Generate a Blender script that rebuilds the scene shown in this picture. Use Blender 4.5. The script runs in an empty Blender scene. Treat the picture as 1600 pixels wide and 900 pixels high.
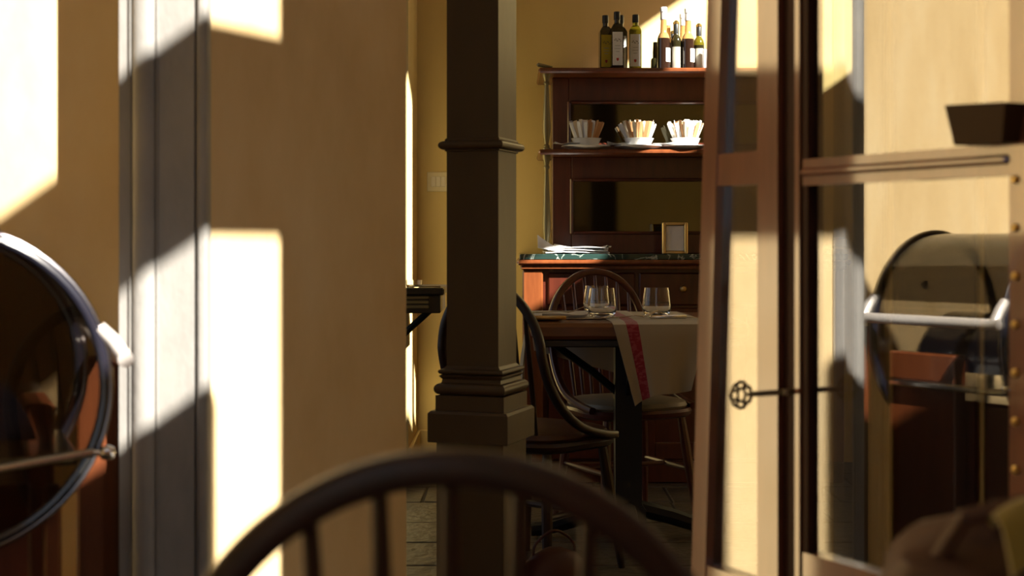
import bpy, bmesh, math, random
from mathutils import Matrix, Vector

random.seed(7)
R = math.radians
sc = bpy.context.scene
C = sc.collection

# ------------------------------------------------------------------ camera
FPX = 2222.0          # focal length in pixels of a 1600 px wide frame (50 mm lens)
CAMZ = 1.01
HOR = 377.0           # eye level in the photograph
cam_d = bpy.data.cameras.new('camera')
cam = bpy.data.objects.new('camera', cam_d)
C.objects.link(cam)
cam.location = (0, 0, CAMZ)
cam.rotation_euler = (R(90), 0, 0)
cam_d.sensor_width = 36.0
cam_d.lens = 36.0 * FPX / 1600.0
cam_d.shift_y = (HOR - 450.0) / 1600.0
cam_d.clip_start = 0.05
cam_d.dof.use_dof = True
cam_d.dof.focus_distance = 5.4
cam_d.dof.aperture_fstop = 5.0
sc.camera = cam

# ------------------------------------------------------------------ world, sun, exposure
world = bpy.data.worlds.new('world')
sc.world = world
world.use_nodes = True
wn = world.node_tree.nodes
wn['Background'].inputs[0].default_value = (0.78, 0.87, 1.0, 1)
wn['Background'].inputs[1].default_value = 0.45
SUN = Vector((0.569, -0.569, 0.593)).normalized()     # towards the sun
sun_d = bpy.data.lights.new('sun', 'SUN')
sun_d.energy = 16.0
sun_d.color = (1.0, 0.93, 0.80)
sun_d.angle = R(0.53)
sun = bpy.data.objects.new('sun', sun_d)
C.objects.link(sun)
sun.rotation_euler = SUN.to_track_quat('Z', 'Y').to_euler()
sun.location = (6, -6, 8)
vs = sc.view_settings
vs.view_transform = 'Standard'
vs.look = 'None'
vs.gamma = 1.0
vs.exposure = 0.5
vs.use_curve_mapping = False

# ------------------------------------------------------------------ helpers
def X(px, d): return (px - 800.0) / FPX * d
def Z(py, d): return CAMZ + (HOR - py) / FPX * d

class MB:
    """collects shapes into one mesh"""
    def __init__(s):
        s.v, s.f, s.uv = [], [], {}
        s.M = Matrix.Identity(4)
    def add(s, vs_, fs, uv=None):
        o = len(s.v)
        s.v += [s.M @ Vector(v) for v in vs_]
        for k, f in enumerate(fs):
            s.f.append([i + o for i in f])
            if uv: s.uv[len(s.f) - 1] = uv[k]
        return s
    def box(s, c, d, bev=0.0, rot=None, seg=1):
        bm = bmesh.new()
        bmesh.ops.create_cube(bm, size=1.0)
        for v in bm.verts: v.co = Vector((v.co.x * d[0], v.co.y * d[1], v.co.z * d[2]))
        if bev > 0:
            bmesh.ops.bevel(bm, geom=bm.edges[:], offset=min(bev, min(d) * 0.45), segments=seg, affect='EDGES', profile=0.5)
        m = Matrix.Translation(Vector(c))
        if rot is not None: m = m @ rot
        bm.verts.index_update()
        s.add([m @ v.co for v in bm.verts], [[v.index for v in f.verts] for f in bm.faces])
        bm.free()
        return s
    def b2(s, x0, x1, y0, y1, z0, z1, bev=0.0):
        return s.box(((x0 + x1) / 2, (y0 + y1) / 2, (z0 + z1) / 2), (abs(x1 - x0), abs(y1 - y0), abs(z1 - z0)), bev)
    def prism(s, poly, z0, z1):
        n = len(poly)
        a = sum(poly[i][0] * poly[(i + 1) % n][1] - poly[(i + 1) % n][0] * poly[i][1] for i in range(n))
        if a < 0: poly = poly[::-1]
        vv = [(p[0], p[1], z0) for p in poly] + [(p[0], p[1], z1) for p in poly]
        ff = [list(range(n))[::-1], list(range(n, 2 * n))]
        ff += [[i, (i + 1) % n, (i + 1) % n + n, i + n] for i in range(n)]
        return s.add(vv, ff)
    def lathe(s, prof, n=24, c=(0, 0, 0), cap=True, off=0.0, sx=1, sy=1):
        vv, ff = [], []
        for r, z in prof:
            for k in range(n):
                a = 2 * math.pi * k / n + off
                vv.append((c[0] + r * sx * math.cos(a), c[1] + r * sy * math.sin(a), c[2] + z))
        for i in range(len(prof) - 1):
            for k in range(n):
                k2 = (k + 1) % n
                ff.append([i * n + k, i * n + k2, (i + 1) * n + k2, (i + 1) * n + k])
        if cap:
            ff.append([k for k in range(n)][::-1])
            ff.append([(len(prof) - 1) * n + k for k in range(n)])
        return s.add(vv, ff)
    def sq(s, prof, c=(0, 0, 0), rot=0.0):
        return s.lathe([(r * math.sqrt(2), z) for r, z in prof], 4, c, True, R(45) + rot)
    def tube(s, path, rad, n=10, closed=False, flat=1.0, up=(0, 0, 1)):
        P = [Vector(p) for p in path]
        m = len(P)
        if not isinstance(rad, (list, tuple)): rad = [rad] * m
        vv, ff = [], []
        pu = None
        for i in range(m):
            if closed: t = P[(i + 1) % m] - P[i - 1]
            else: t = P[min(i + 1, m - 1)] - P[max(i - 1, 0)]
            t.normalize()
            u = Vector(up) if pu is None else pu
            if abs(u.dot(t)) > 0.97: u = Vector((1, 0, 0)) if abs(t.x) < 0.9 else Vector((0, 1, 0))
            b = t.cross(u).normalized()
            u2 = b.cross(t).normalized()
            pu = u2
            for k in range(n):
                a = 2 * math.pi * k / n
                vv.append(P[i] + b * (rad[i] * math.cos(a)) + u2 * (rad[i] * flat * math.sin(a)))
        lim = m if closed else m - 1
        for i in range(lim):
            j = (i + 1) % m
            for k in range(n):
                k2 = (k + 1) % n
                ff.append([i * n + k, i * n + k2, j * n + k2, j * n + k])
        if not closed:
            ff.append(list(range(n))[::-1])
            ff.append([(m - 1) * n + k for k in range(n)])
        return s.add(vv, ff)
    def bow(s, path, a, b, n=16, e=0.55):
        """bent rail of squared section; frames carried from its middle to both ends"""
        P = [Vector(p) for p in path]
        m = len(P)
        tan = [(P[min(i + 1, m - 1)] - P[max(i - 1, 0)]).normalized() for i in range(m)]
        U = [None] * m
        mid = m // 2
        U[mid] = Vector((0, 0, 1))
        for i in list(range(mid + 1, m)): U[i] = (U[i - 1] - tan[i] * U[i - 1].dot(tan[i])).normalized()
        for i in range(mid - 1, -1, -1): U[i] = (U[i + 1] - tan[i] * U[i + 1].dot(tan[i])).normalized()
        vv, ff = [], []
        for i in range(m):
            B = tan[i].cross(U[i]).normalized()
            for k in range(n):
                c, q = math.cos(2 * math.pi * k / n), math.sin(2 * math.pi * k / n)
                vv.append(P[i] + B * (b * math.copysign(abs(c) ** e, c)) + U[i] * (a * math.copysign(abs(q) ** e, q)))
        for i in range(m - 1):
            for k in range(n): ff.append([i * n + k, i * n + (k + 1) % n, (i + 1) * n + (k + 1) % n, (i + 1) * n + k])
        ff += [list(range(n))[::-1], [(m - 1) * n + k for k in range(n)]]
        return s.add(vv, ff)
    def surf(s, fn, nu, nv, thick=0.003, nrm=None):
        """thin cloth or paper from fn(u, v) -> point, with thickness and UVs"""
        g = [[Vector(fn(i / nu, j / nv)) for j in range(nv + 1)] for i in range(nu + 1)]
        top, bot = [], []
        for i in range(nu + 1):
            for j in range(nv + 1):
                du = g[min(i + 1, nu)][j] - g[max(i - 1, 0)][j]
                dv = g[i][min(j + 1, nv)] - g[i][max(j - 1, 0)]
                nn = du.cross(dv)
                nn = nn.normalized() if nn.length > 1e-9 else Vector((0, 0, 1))
                top.append(g[i][j] + nn * thick * 0.5)
                bot.append(g[i][j] - nn * thick * 0.5)
        o = len(top)
        id_ = lambda i, j: i * (nv + 1) + j
        ff, uv = [], []
        for i in range(nu):
            for j in range(nv):
                q = [(i, j), (i + 1, j), (i + 1, j + 1), (i, j + 1)]
                ff.append([id_(*p) for p in q]); uv.append([(p[0] / nu, p[1] / nv) for p in q])
                ff.append([id_(*p) + o for p in q][::-1]); uv.append([(p[0] / nu, p[1] / nv) for p in q][::-1])
        rim = [(i, 0) for i in range(nu)] + [(nu, j) for j in range(nv)] + [(i, nv) for i in range(nu, 0, -1)] + [(0, j) for j in range(nv, 0, -1)]
        for k in range(len(rim)):
            p, q = rim[k], rim[(k + 1) % len(rim)]
            ff.append([id_(*q), id_(*p), id_(*p) + o, id_(*q) + o])
            uv.append([(q[0] / nu, q[1] / nv), (p[0] / nu, p[1] / nv), (p[0] / nu, p[1] / nv), (q[0] / nu, q[1] / nv)])
        return s.add(top + bot, ff, uv)
    def build(s, name, mat, parent=None, ang=35, loc=None):
        me = bpy.data.meshes.new(name)
        org = Vector(loc) if loc is not None else Vector((0, 0, 0))
        me.from_pydata([tuple(v - org) for v in s.v], [], s.f)
        if s.uv:
            ul = me.uv_layers.new(name='UVMap')
            for p in me.polygons:
                if p.index in s.uv:
                    for li, c in zip(p.loop_indices, s.uv[p.index]): ul.data[li].uv = c
        me.materials.append(M[mat])
        me.update()
        me.polygons.foreach_set('use_smooth', [True] * len(me.polygons))
        me.set_sharp_from_angle(angle=R(ang))
        o = bpy.data.objects.new(name, me)
        C.objects.link(o)
        o.location = org
        if parent is not None: o.parent = parent
        return o

def tag(o, label=None, cat=None, group=None, kind=None):
    if label: o['label'] = label
    if cat: o['category'] = cat
    if group: o['group'] = group
    if kind: o['kind'] = kind
    return o

def empty(name, loc=(0, 0, 0), rz=0.0):
    o = bpy.data.objects.new(name, None)
    C.objects.link(o)
    o.location = loc
    o.rotation_euler = (0, 0, rz)
    o.empty_display_size = 0.05
    return o

def copy_tree(o, parent=None):
    c = o.copy()
    C.objects.link(c)
    c.parent = parent
    for ch in o.children: copy_tree(ch, c)
    return c

def spline(pts, n):
    """Catmull-Rom through points"""
    P = [Vector(p) for p in pts]
    P = [P[0] * 2 - P[1]] + P + [P[-1] * 2 - P[-2]]
    out = []
    m = len(P) - 3
    for i in range(m):
        a, b, c, d = P[i:i + 4]
        for k in range(n):
            t = k / n
            out.append(0.5 * ((2 * b) + (c - a) * t + (2 * a - 5 * b + 4 * c - d) * t * t + (3 * b - a - 3 * c + d) * t ** 3))
    out.append(P[-2])
    return out

# ------------------------------------------------------------------ materials
M = {}
def mat(name, col, rough=0.5, metal=0.0, spec=0.5, coat=0.0, coat_rough=0.05, trans=0.0, ior=1.5, sheen=0.0):
    m = bpy.data.materials.new(name)
    m.use_nodes = True
    b = m.node_tree.nodes['Principled BSDF']
    b.inputs['Base Color'].default_value = (*col, 1)
    b.inputs['Roughness'].default_value = rough
    b.inputs['Metallic'].default_value = metal
    b.inputs['Specular IOR Level'].default_value = spec
    b.inputs['Coat Weight'].default_value = coat
    b.inputs['Coat Roughness'].default_value = coat_rough
    b.inputs['Transmission Weight'].default_value = trans
    b.inputs['IOR'].default_value = ior
    b.inputs['Sheen Weight'].default_value = sheen
    M[name] = m
    return m

def nodes(m):
    nt = m.node_tree
    return nt, nt.nodes, nt.links, nt.nodes['Principled BSDF']

def mottled(name, stops, scale, rough=0.5, stretch=(1, 1, 1), detail=6, bump=0.0, bscale=None, **kw):
    """noise between colour stops, coordinates of the object"""
    m = mat(name, stops[0][1], rough, **kw)
    nt, N, L, b = nodes(m)
    tc = N.new('ShaderNodeTexCoord')
    mp = N.new('ShaderNodeMapping')
    mp.inputs['Scale'].default_value = stretch
    L.new(tc.outputs['Object'], mp.inputs['Vector'])
    nz = N.new('ShaderNodeTexNoise')
    nz.inputs['Scale'].default_value = scale
    nz.inputs['Detail'].default_value = detail
    nz.inputs['Roughness'].default_value = 0.6
    L.new(mp.outputs[0], nz.inputs['Vector'])
    cr = N.new('ShaderNodeValToRGB')
    el = cr.color_ramp.elements
    while len(el) < len(stops): el.new(0.5)
    for e, (p, c) in zip(el, stops):
        e.position = p
        e.color = (*c, 1)
    L.new(nz.outputs['Fac'], cr.inputs[0])
    L.new(cr.outputs[0], b.inputs['Base Color'])
    if bump:
        n2 = N.new('ShaderNodeTexNoise')
        n2.inputs['Scale'].default_value = bscale or scale * 4
        n2.inputs['Detail'].default_value = 5
        L.new(mp.outputs[0], n2.inputs['Vector'])
        bp = N.new('ShaderNodeBump')
        bp.inputs['Strength'].default_value = bump
        bp.inputs['Distance'].default_value = 0.01
        L.new(n2.outputs['Fac'], bp.inputs['Height'])
        L.new(bp.outputs[0], b.inputs['Normal'])
    return m

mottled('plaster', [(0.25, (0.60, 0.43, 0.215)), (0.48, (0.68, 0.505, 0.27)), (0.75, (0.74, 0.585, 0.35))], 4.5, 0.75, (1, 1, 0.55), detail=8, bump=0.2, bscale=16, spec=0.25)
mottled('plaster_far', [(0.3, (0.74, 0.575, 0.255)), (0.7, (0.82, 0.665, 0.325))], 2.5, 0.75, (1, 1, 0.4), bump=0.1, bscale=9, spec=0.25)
mottled('ceiling_paint', [(0.3, (0.70, 0.62, 0.46)), (0.7, (0.76, 0.68, 0.52))], 2.0, 0.8)
mottled('stone', [(0.3, (0.20, 0.195, 0.19)), (0.55, (0.26, 0.25, 0.24)), (0.75, (0.31, 0.29, 0.265))], 9.0, 0.55, (1, 1, 0.5), bump=0.15, bscale=60, spec=0.4)
mottled('floor_stone', [(0.3, (0.035, 0.029, 0.022)), (0.7, (0.11, 0.088, 0.062))], 9.0, 0.45, bump=0.9, bscale=26)
mottled('joint', [(0.3, (0.02, 0.017, 0.014)), (0.7, (0.035, 0.03, 0.024))], 8.0, 0.8)
mottled('paving', [(0.3, (0.30, 0.27, 0.23)), (0.7, (0.38, 0.34, 0.29))], 5.0, 0.8)
mottled('column_paint', [(0.3, (0.058, 0.032, 0.011)), (0.7, (0.072, 0.041, 0.0155))], 6.0, 0.42, (1, 1, 0.4), bump=0.05)
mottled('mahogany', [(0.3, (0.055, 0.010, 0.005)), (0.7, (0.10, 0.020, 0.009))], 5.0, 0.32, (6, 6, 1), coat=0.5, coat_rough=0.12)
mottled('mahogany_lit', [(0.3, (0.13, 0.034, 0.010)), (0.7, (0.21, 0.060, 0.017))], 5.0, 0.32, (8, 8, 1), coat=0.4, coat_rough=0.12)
mottled('door_wood', [(0.3, (0.11, 0.034, 0.018)), (0.7, (0.17, 0.055, 0.028))], 5.0, 0.33, (8, 8, 1), coat=1.0, coat_rough=0.06)
mottled('chair_wood', [(0.3, (0.012, 0.005, 0.0035)), (0.7, (0.026, 0.008, 0.005))], 6.0, 0.42, (3, 3, 3), coat=0.15, coat_rough=0.2, spec=0.35)
mottled('chair_wood_red', [(0.3, (0.055, 0.010, 0.006)), (0.7, (0.095, 0.018, 0.010))], 6.0, 0.35, (3, 3, 3), coat=0.3, coat_rough=0.1)
mottled('trolley_wood', [(0.3, (0.085, 0.022, 0.007)), (0.7, (0.14, 0.038, 0.011))], 5.0, 0.35, (8, 8, 1), coat=0.4, coat_rough=0.1)
mottled('table_wood', [(0.3, (0.13, 0.042, 0.013)), (0.7, (0.20, 0.072, 0.022))], 5.0, 0.35, (1, 8, 8), coat=0.4, coat_rough=0.1)
nodes(M['door_wood'])[3].inputs['Coat IOR'].default_value = 1.9
mottled('cabinet_wood', [(0.3, (0.018, 0.012, 0.010)), (0.7, (0.035, 0.022, 0.016))], 5.0, 0.5, (8, 8, 1))
mottled('shaded_edge', [(0.3, (0.020, 0.006, 0.004)), (0.7, (0.035, 0.010, 0.006))], 5.0, 0.6, (8, 8, 1), spec=0.2)  # darker door wood: shade of faces turned away is put into the colour
mat('black_wood', (0.012, 0.010, 0.010), 0.35, coat=0.3)
mat('black_iron', (0.010, 0.011, 0.013), 0.5, spec=0.25)
mat('pale_metal', (0.62, 0.58, 0.56), 0.35, 0.4)
mat('chrome', (0.75, 0.74, 0.74), 0.14, 1.0)
mat('dark_chrome', (0.24, 0.23, 0.25), 0.2, 1.0)
mat('dark_rim', (0.010, 0.010, 0.018), 0.2, coat=0.6)
mat('brass', (0.62, 0.44, 0.17), 0.3, 1.0)
mat('bronze', (0.26, 0.23, 0.13), 0.42, 0.6)
mat('key_iron', (0.23, 0.19, 0.13), 0.4, 0.8)
mat('white_china', (0.82, 0.82, 0.80), 0.18, coat=0.5)
mottled('paper', [(0.3, (0.80, 0.80, 0.82)), (0.7, (0.86, 0.86, 0.87))], 20.0, 0.75)
mat('paper_cream', (0.80, 0.70, 0.52), 0.7)
mat('paper_brown', (0.55, 0.30, 0.13), 0.7)
mat('switch_plastic', (0.80, 0.72, 0.50), 0.35)
mat('rocker_plastic', (0.85, 0.80, 0.68), 0.3)
mat('seat_pad', (0.20, 0.165, 0.115), 0.5)
mat('seat_dark', (0.07, 0.03, 0.018), 0.4)
mat('bottle_dark', (0.018, 0.016, 0.006), 0.08, coat=0.5)
mat('bottle_olive', (0.15, 0.14, 0.012), 0.06, trans=0.6, ior=1.45)
mat('bottle_amber', (0.62, 0.36, 0.14), 0.06, trans=0.45, ior=1.4)
mat('balsamic', (0.020, 0.009, 0.006), 0.08, coat=0.6)
mat('cap_black', (0.018, 0.022, 0.024), 0.35)
mat('cap_white', (0.85, 0.84, 0.80), 0.4)
mat('cap_gold', (0.70, 0.50, 0.18), 0.3, 1.0)
mat('label_white', (0.88, 0.90, 0.86), 0.6)
mat('label_yellow', (0.62, 0.46, 0.03), 0.6)
mat('label_grey', (0.38, 0.36, 0.30), 0.6)
mat('ink', (0.10, 0.085, 0.06), 0.7)
mat('ink_pale', (0.45, 0.45, 0.40), 0.7)
mat('crest_red', (0.40, 0.03, 0.02), 0.6)
mat('steel', (0.70, 0.69, 0.66), 0.22, 1.0)
mat('dish_metal', (0.80, 0.72, 0.55), 0.25, 0.9)
mat('hide_brown', (0.055, 0.022, 0.012), 0.6)
mat('scarf_olive', (0.17, 0.13, 0.012), 0.85, sheen=0.3)
mat('bag_red', (0.045, 0.006, 0.005), 0.5)
mat('block_wood', (0.035, 0.016, 0.004), 0.6, spec=0.2)
mat('clear_glass', (1, 1, 1), 0.0, trans=1.0, ior=1.45)

def marble():
    m = mat('green_marble', (0.02, 0.05, 0.04), 0.12, coat=0.3)
    nt, N, L, b = nodes(m)
    tc = N.new('ShaderNodeTexCoord')
    nz = N.new('ShaderNodeTexNoise'); nz.inputs['Scale'].default_value = 5; nz.inputs['Detail'].default_value = 6
    nz.inputs['Distortion'].default_value = 1.6
    L.new(tc.outputs['Object'], nz.inputs['Vector'])
    cr = N.new('ShaderNodeValToRGB')
    el = cr.color_ramp.elements
    el[0].position = 0.0; el[0].color = (0.012, 0.030, 0.026, 1)
    el[1].position = 1.0; el[1].color = (0.02, 0.05, 0.042, 1)
    for p, c in ((0.485, (0.02, 0.045, 0.04, 1)), (0.50, (0.42, 0.50, 0.46, 1)), (0.515, (0.02, 0.045, 0.04, 1))):
        e = el.new(p); e.color = c
    L.new(nz.outputs['Fac'], cr.inputs[0]); L.new(cr.outputs[0], b.inputs['Base Color'])
marble()

def cloth():
    """cream linen with one woven red band along u"""
    m = mat('linen', (0.34, 0.285, 0.20), 0.85, sheen=0.2)
    nt, N, L, b = nodes(m)
    uv = N.new('ShaderNodeUVMap'); uv.uv_map = 'UVMap'
    sp = N.new('ShaderNodeSeparateXYZ'); L.new(uv.outputs[0], sp.inputs[0])
    cr = N.new('ShaderNodeValToRGB'); cr.color_ramp.interpolation = 'CONSTANT'
    el = cr.color_ramp.elements
    el[0].position = 0; el[0].color = (0, 0, 0, 1)
    el[1].position = 0.135; el[1].color = (1, 1, 1, 1)
    e = el.new(0.265); e.color = (0, 0, 0, 1)
    L.new(sp.outputs[0], cr.inputs[0])
    # woven lettering: small broken marks in the middle of the band
    mp = N.new('ShaderNodeMapping'); mp.inputs['Scale'].default_value = (14, 60, 1)
    L.new(uv.outputs[0], mp.inputs['Vector'])
    nz = N.new('ShaderNodeTexNoise'); nz.inputs['Scale'].default_value = 1.0; nz.inputs['Detail'].default_value = 2
    L.new(mp.outputs[0], nz.inputs['Vector'])
    st = N.new('ShaderNodeValToRGB'); st.color_ramp.elements[0].position = 0.50; st.color_ramp.elements[1].position = 0.58
    st.color_ramp.elements[0].color = (0.25, 0.010, 0.022, 1); st.color_ramp.elements[1].color = (0.33, 0.045, 0.055, 1)
    L.new(nz.outputs['Fac'], st.inputs[0])
    mx = N.new('ShaderNodeMix'); mx.data_type = 'RGBA'
    L.new(cr.outputs[0], mx.inputs[0])
    mx.inputs[6].default_value = (0.34, 0.285, 0.20, 1)
    L.new(st.outputs[0], mx.inputs[7])
    L.new(mx.outputs[2], b.inputs['Base Color'])
cloth()
mat('linen_plain', (0.42, 0.36, 0.30), 0.85, sheen=0.2)

def pane(name, tint, f0):
    """clear sheet glass: transmits straight through, mirrors by Schlick's law"""
    m = bpy.data.materials.new(name); m.use_nodes = True
    nt = m.node_tree; N = nt.nodes; L = nt.links
    N.remove(N['Principled BSDF'])
    out = N['Material Output']
    tr = N.new('ShaderNodeBsdfTransparent'); tr.inputs[0].default_value = (*tint, 1)
    gl = N.new('ShaderNodeBsdfGlossy'); gl.inputs['Roughness'].default_value = 0.0
    ge = N.new('ShaderNodeNewGeometry')
    dt = N.new('ShaderNodeVectorMath'); dt.operation = 'DOT_PRODUCT'
    L.new(ge.outputs['Incoming'], dt.inputs[0]); L.new(ge.outputs['Normal'], dt.inputs[1])
    ab = N.new('ShaderNodeMath'); ab.operation = 'ABSOLUTE'; L.new(dt.outputs['Value'], ab.inputs[0])
    su = N.new('ShaderNodeMath'); su.operation = 'SUBTRACT'; su.inputs[0].default_value = 1.0; L.new(ab.outputs[0], su.inputs[1])
    pw = N.new('ShaderNodeMath'); pw.operation = 'POWER'; pw.inputs[1].default_value = 5.0; L.new(su.outputs[0], pw.inputs[0])
    mu = N.new('ShaderNodeMath'); mu.operation = 'MULTIPLY_ADD'; mu.inputs[1].default_value = 1 - f0; mu.inputs[2].default_value = f0
    L.new(pw.outputs[0], mu.inputs[0])
    mx = N.new('ShaderNodeMixShader')
    L.new(mu.outputs[0], mx.inputs[0]); L.new(tr.outputs[0], mx.inputs[1]); L.new(gl.outputs[0], mx.inputs[2])
    L.new(mx.outputs[0], out.inputs['Surface'])
    M[name] = m
pane('door_glass', (0.74, 0.74, 0.70), 0.27)
pane('smoked_glass', (0.50, 0.48, 0.45), 0.05)
mat('mirror', (0.16, 0.155, 0.11), 0.05, 1.0)

# ------------------------------------------------------------------ the setting
CH = 6.0                                    # ceiling height
WY0, WY1 = 2.495, 2.946                      # dividing wall, camera side and far side
CD = Vector((0.438, 0.899, 0)).normalized() # direction of the street facade and of the left splay

# left half of the dividing wall with its splayed jamb
mb = MB()
mb.prism([(-3.2, WY0), (-0.6, WY0), (-0.6, 2.36), (-0.5045, 2.36), (-0.219, WY1), (-3.2, WY1)], 0, CH)
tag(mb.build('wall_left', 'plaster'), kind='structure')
mb = MB()
mb.prism([(1.15, WY0), (1.03, WY0), (1.03, 2.36), (0.93, 2.36), (0.705, WY1), (2.33, WY1), (2.11, WY0)], 0, CH)
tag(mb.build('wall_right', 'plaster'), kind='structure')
mb = MB()
mb.prism([(-0.52, 2.38), (0.95, 2.38), (0.72, WY1), (-0.235, WY1)], 2.9, CH)
tag(mb.build('wall_lintel', 'plaster'), kind='structure')

def jamb(mir, name, label):
    """moulded grey stone door jamb"""
    f = 2.345
    pts = [(-0.648, WY0), (-0.648, f), (-0.6300, f), (-0.6296, f - 0.005), (-0.6275, f - 0.005), (-0.6268, f + 0.006)]
    n = 9
    for k in range(n):
        a = math.pi * k / (n - 1)
        pts.append((-0.6063 - 0.0195 * math.cos(a), f - 0.001 - 0.013 * math.sin(a)))
    pts += [(-0.5858, f + 0.006), (-0.5852, f - 0.006), (-0.583, f - 0.006), (-0.5825, f - 0.002), (-0.5235, f - 0.002), (-0.5225, f + 0.006), (-0.5195, f + 0.006)]
    for k in range(7):
        a = math.pi * k / 6
        pts.append((-0.5100 - 0.0092 * math.cos(a), f - 0.002 - 0.007 * math.sin(a)))
    pts += [(-0.4995, 2.3595), (-0.6005, 2.3595), (-0.6005, WY0)]
    if mir: pts = [(0.425 - p[0], p[1]) for p in pts]
    m = MB(); m.prism(pts, 0, 2.9)
    return tag(m.build(name, 'stone', ang=25), label=label, kind='structure')
jamb(False, 'trim_1', 'moulded grey stone jamb of the doorway beside the round glass cover')
jamb(True, 'trim_2', 'moulded grey stone jamb of the doorway on the far right')

# street facade out of view: openings added and shaped to cut the sun patches
P0 = Vector((0.9, 0, 0)); FT = 0.12
FN = Vector((CD.y, -CD.x, 0))               # outward
def fac(mbx, t0, t1, z0, z1, o0=0.0, o1=FT):
    q = [P0 + CD * t + FN * o for t, o in ((t0, o0), (t1, o0), (t1, o1), (t0, o1))]
    mbx.prism([(p.x, p.y) for p in q], z0, z1)
mb = MB()
sun_holes = [(-1.3, 0.917, 0.0, 2.90), (-1.3, 0.917, 3.167, 5.6),
         (3.29, 3.62, 3.25, 4.75), (3.66, 4.03, 3.32, 3.62), (4.20, 4.29, 3.55, 4.05), (4.29, 4.58, 3.55, 4.39), (4.58, 5.0, 3.55, 4.51),
         (6.0, 7.0, 1.3, 2.4), (5.0, 5.9, 3.55, 4.51)]  # low opening added to fill the far room with bounced light
ts = sorted({-2.6, 5.9, 7.6} | {h[0] for h in sun_holes} | {h[1] for h in sun_holes})
for a, b_ in zip(ts[:-1], ts[1:]):
    zz = 0.0
    for h in sorted([h for h in sun_holes if h[0] <= a + 1e-6 and h[1] >= b_ - 1e-6], key=lambda h: h[2]):
        if h[2] > zz: fac(mb, a, b_, zz, h[2])
        zz = h[3]
    fac(mb, a, b_, zz, CH)
tag(mb.build('wall_street_sun_holes', 'plaster'), kind='structure')
mb = MB(); fac(mb, -1.3, 0.718, 0.0, 2.57, 0.02, 0.055)  # unseen panel added to shade the lower stone jamb
tag(mb.build('sun_block_panel', 'door_wood'), kind='structure')

# far wall, pier, side walls, ceiling
FY = 6.5
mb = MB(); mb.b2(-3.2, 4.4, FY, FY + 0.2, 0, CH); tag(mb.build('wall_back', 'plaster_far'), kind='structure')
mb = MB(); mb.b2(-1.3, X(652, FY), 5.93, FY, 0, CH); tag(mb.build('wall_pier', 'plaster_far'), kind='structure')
mb = MB()
mb.b2(-3.2, -3.0, -2.2, 3.2, 0, CH)
mb.b2(-3.2, -3.0, 3.2, 6.3, 0, 0.4); mb.b2(-3.2, -3.0, 3.2, 6.3, 4.6, CH); mb.b2(-3.2, -3.0, 6.3, FY, 0, CH)  # wide opening invented to let sky fill into the far room
tag(mb.build('wall_side', 'plaster_far'), kind='structure')
mb = MB(); mb.b2(-3.2, -1.5, -2.3, -2.2, 0, CH); mb.b2(-1.5, -0.2, -2.3, -2.2, 2.7, CH)  # wall behind the camera; its opening is added and sized for sky fill
tag(mb.build('wall_sky_opening', 'plaster'), kind='structure')
mb = MB(); mb.prism([(-3.2, -2.2), (-0.06, -2.2), (4.28, FY + 0.2), (-3.2, FY + 0.2)], CH, CH + 0.15)
tag(mb.build('ceiling', 'ceiling_paint'), kind='structure')
mb = MB(); mb.b2(X(652, FY), 0.02, FY - 0.018, FY, 0, 0.15, 0.004)
tag(mb.build('baseboard_back', 'plaster_far'), kind='structure')
mb = MB(); mb.b2(X(652, FY), X(652, FY) + 0.016, 5.93, FY - 0.018, 0, 0.15, 0.004)
tag(mb.build('baseboard_pier', 'plaster_far'), kind='structure')

# floor of stone slabs
mb = MB(); mb.b2(-14, 14, -14, 14, -0.2, -0.005)
floor = tag(mb.build('floor', 'joint'), kind='structure')
y = 2.95
row = 0
slabs = {}
while y < FY - 0.02:
    h = min(random.choice((0.34, 0.40, 0.46)), FY - y)
    x = -0.95 - random.random() * 0.4
    while x < 1.6:
        w = random.choice((0.42, 0.55, 0.66))
        key = (round(h, 2), w)
        if key not in slabs:
            m = MB(); m.box((0, 0, -0.008), (w - 0.010, h - 0.010, 0.016), 0.004)
            o = m.build('slab', 'floor_stone', floor); slabs[key] = o.data
        else:
            o = bpy.data.objects.new('slab', slabs[key]); C.objects.link(o); o.parent = floor
        o.location = (x + w / 2, y + h / 2, 0.001 * random.random() - 0.0005)
        o.rotation_euler = (R(random.uniform(-0.15, 0.15)), R(random.uniform(-0.15, 0.15)), 0)
        x += w
    y += h
    row += 1
mb = MB(); mb.b2(-3.0, 3.2, -2.2, 2.94, -0.02, -0.001)
tag(mb.build('floor_room', 'floor_stone'), kind='structure')
mb = MB(); mb.prism([(0.1, -2.6), (12, -2.6), (12, 12), (4.6, 7.2)], -0.01, -0.002)
tag(mb.build('floor_street', 'paving'), kind='structure')

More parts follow.
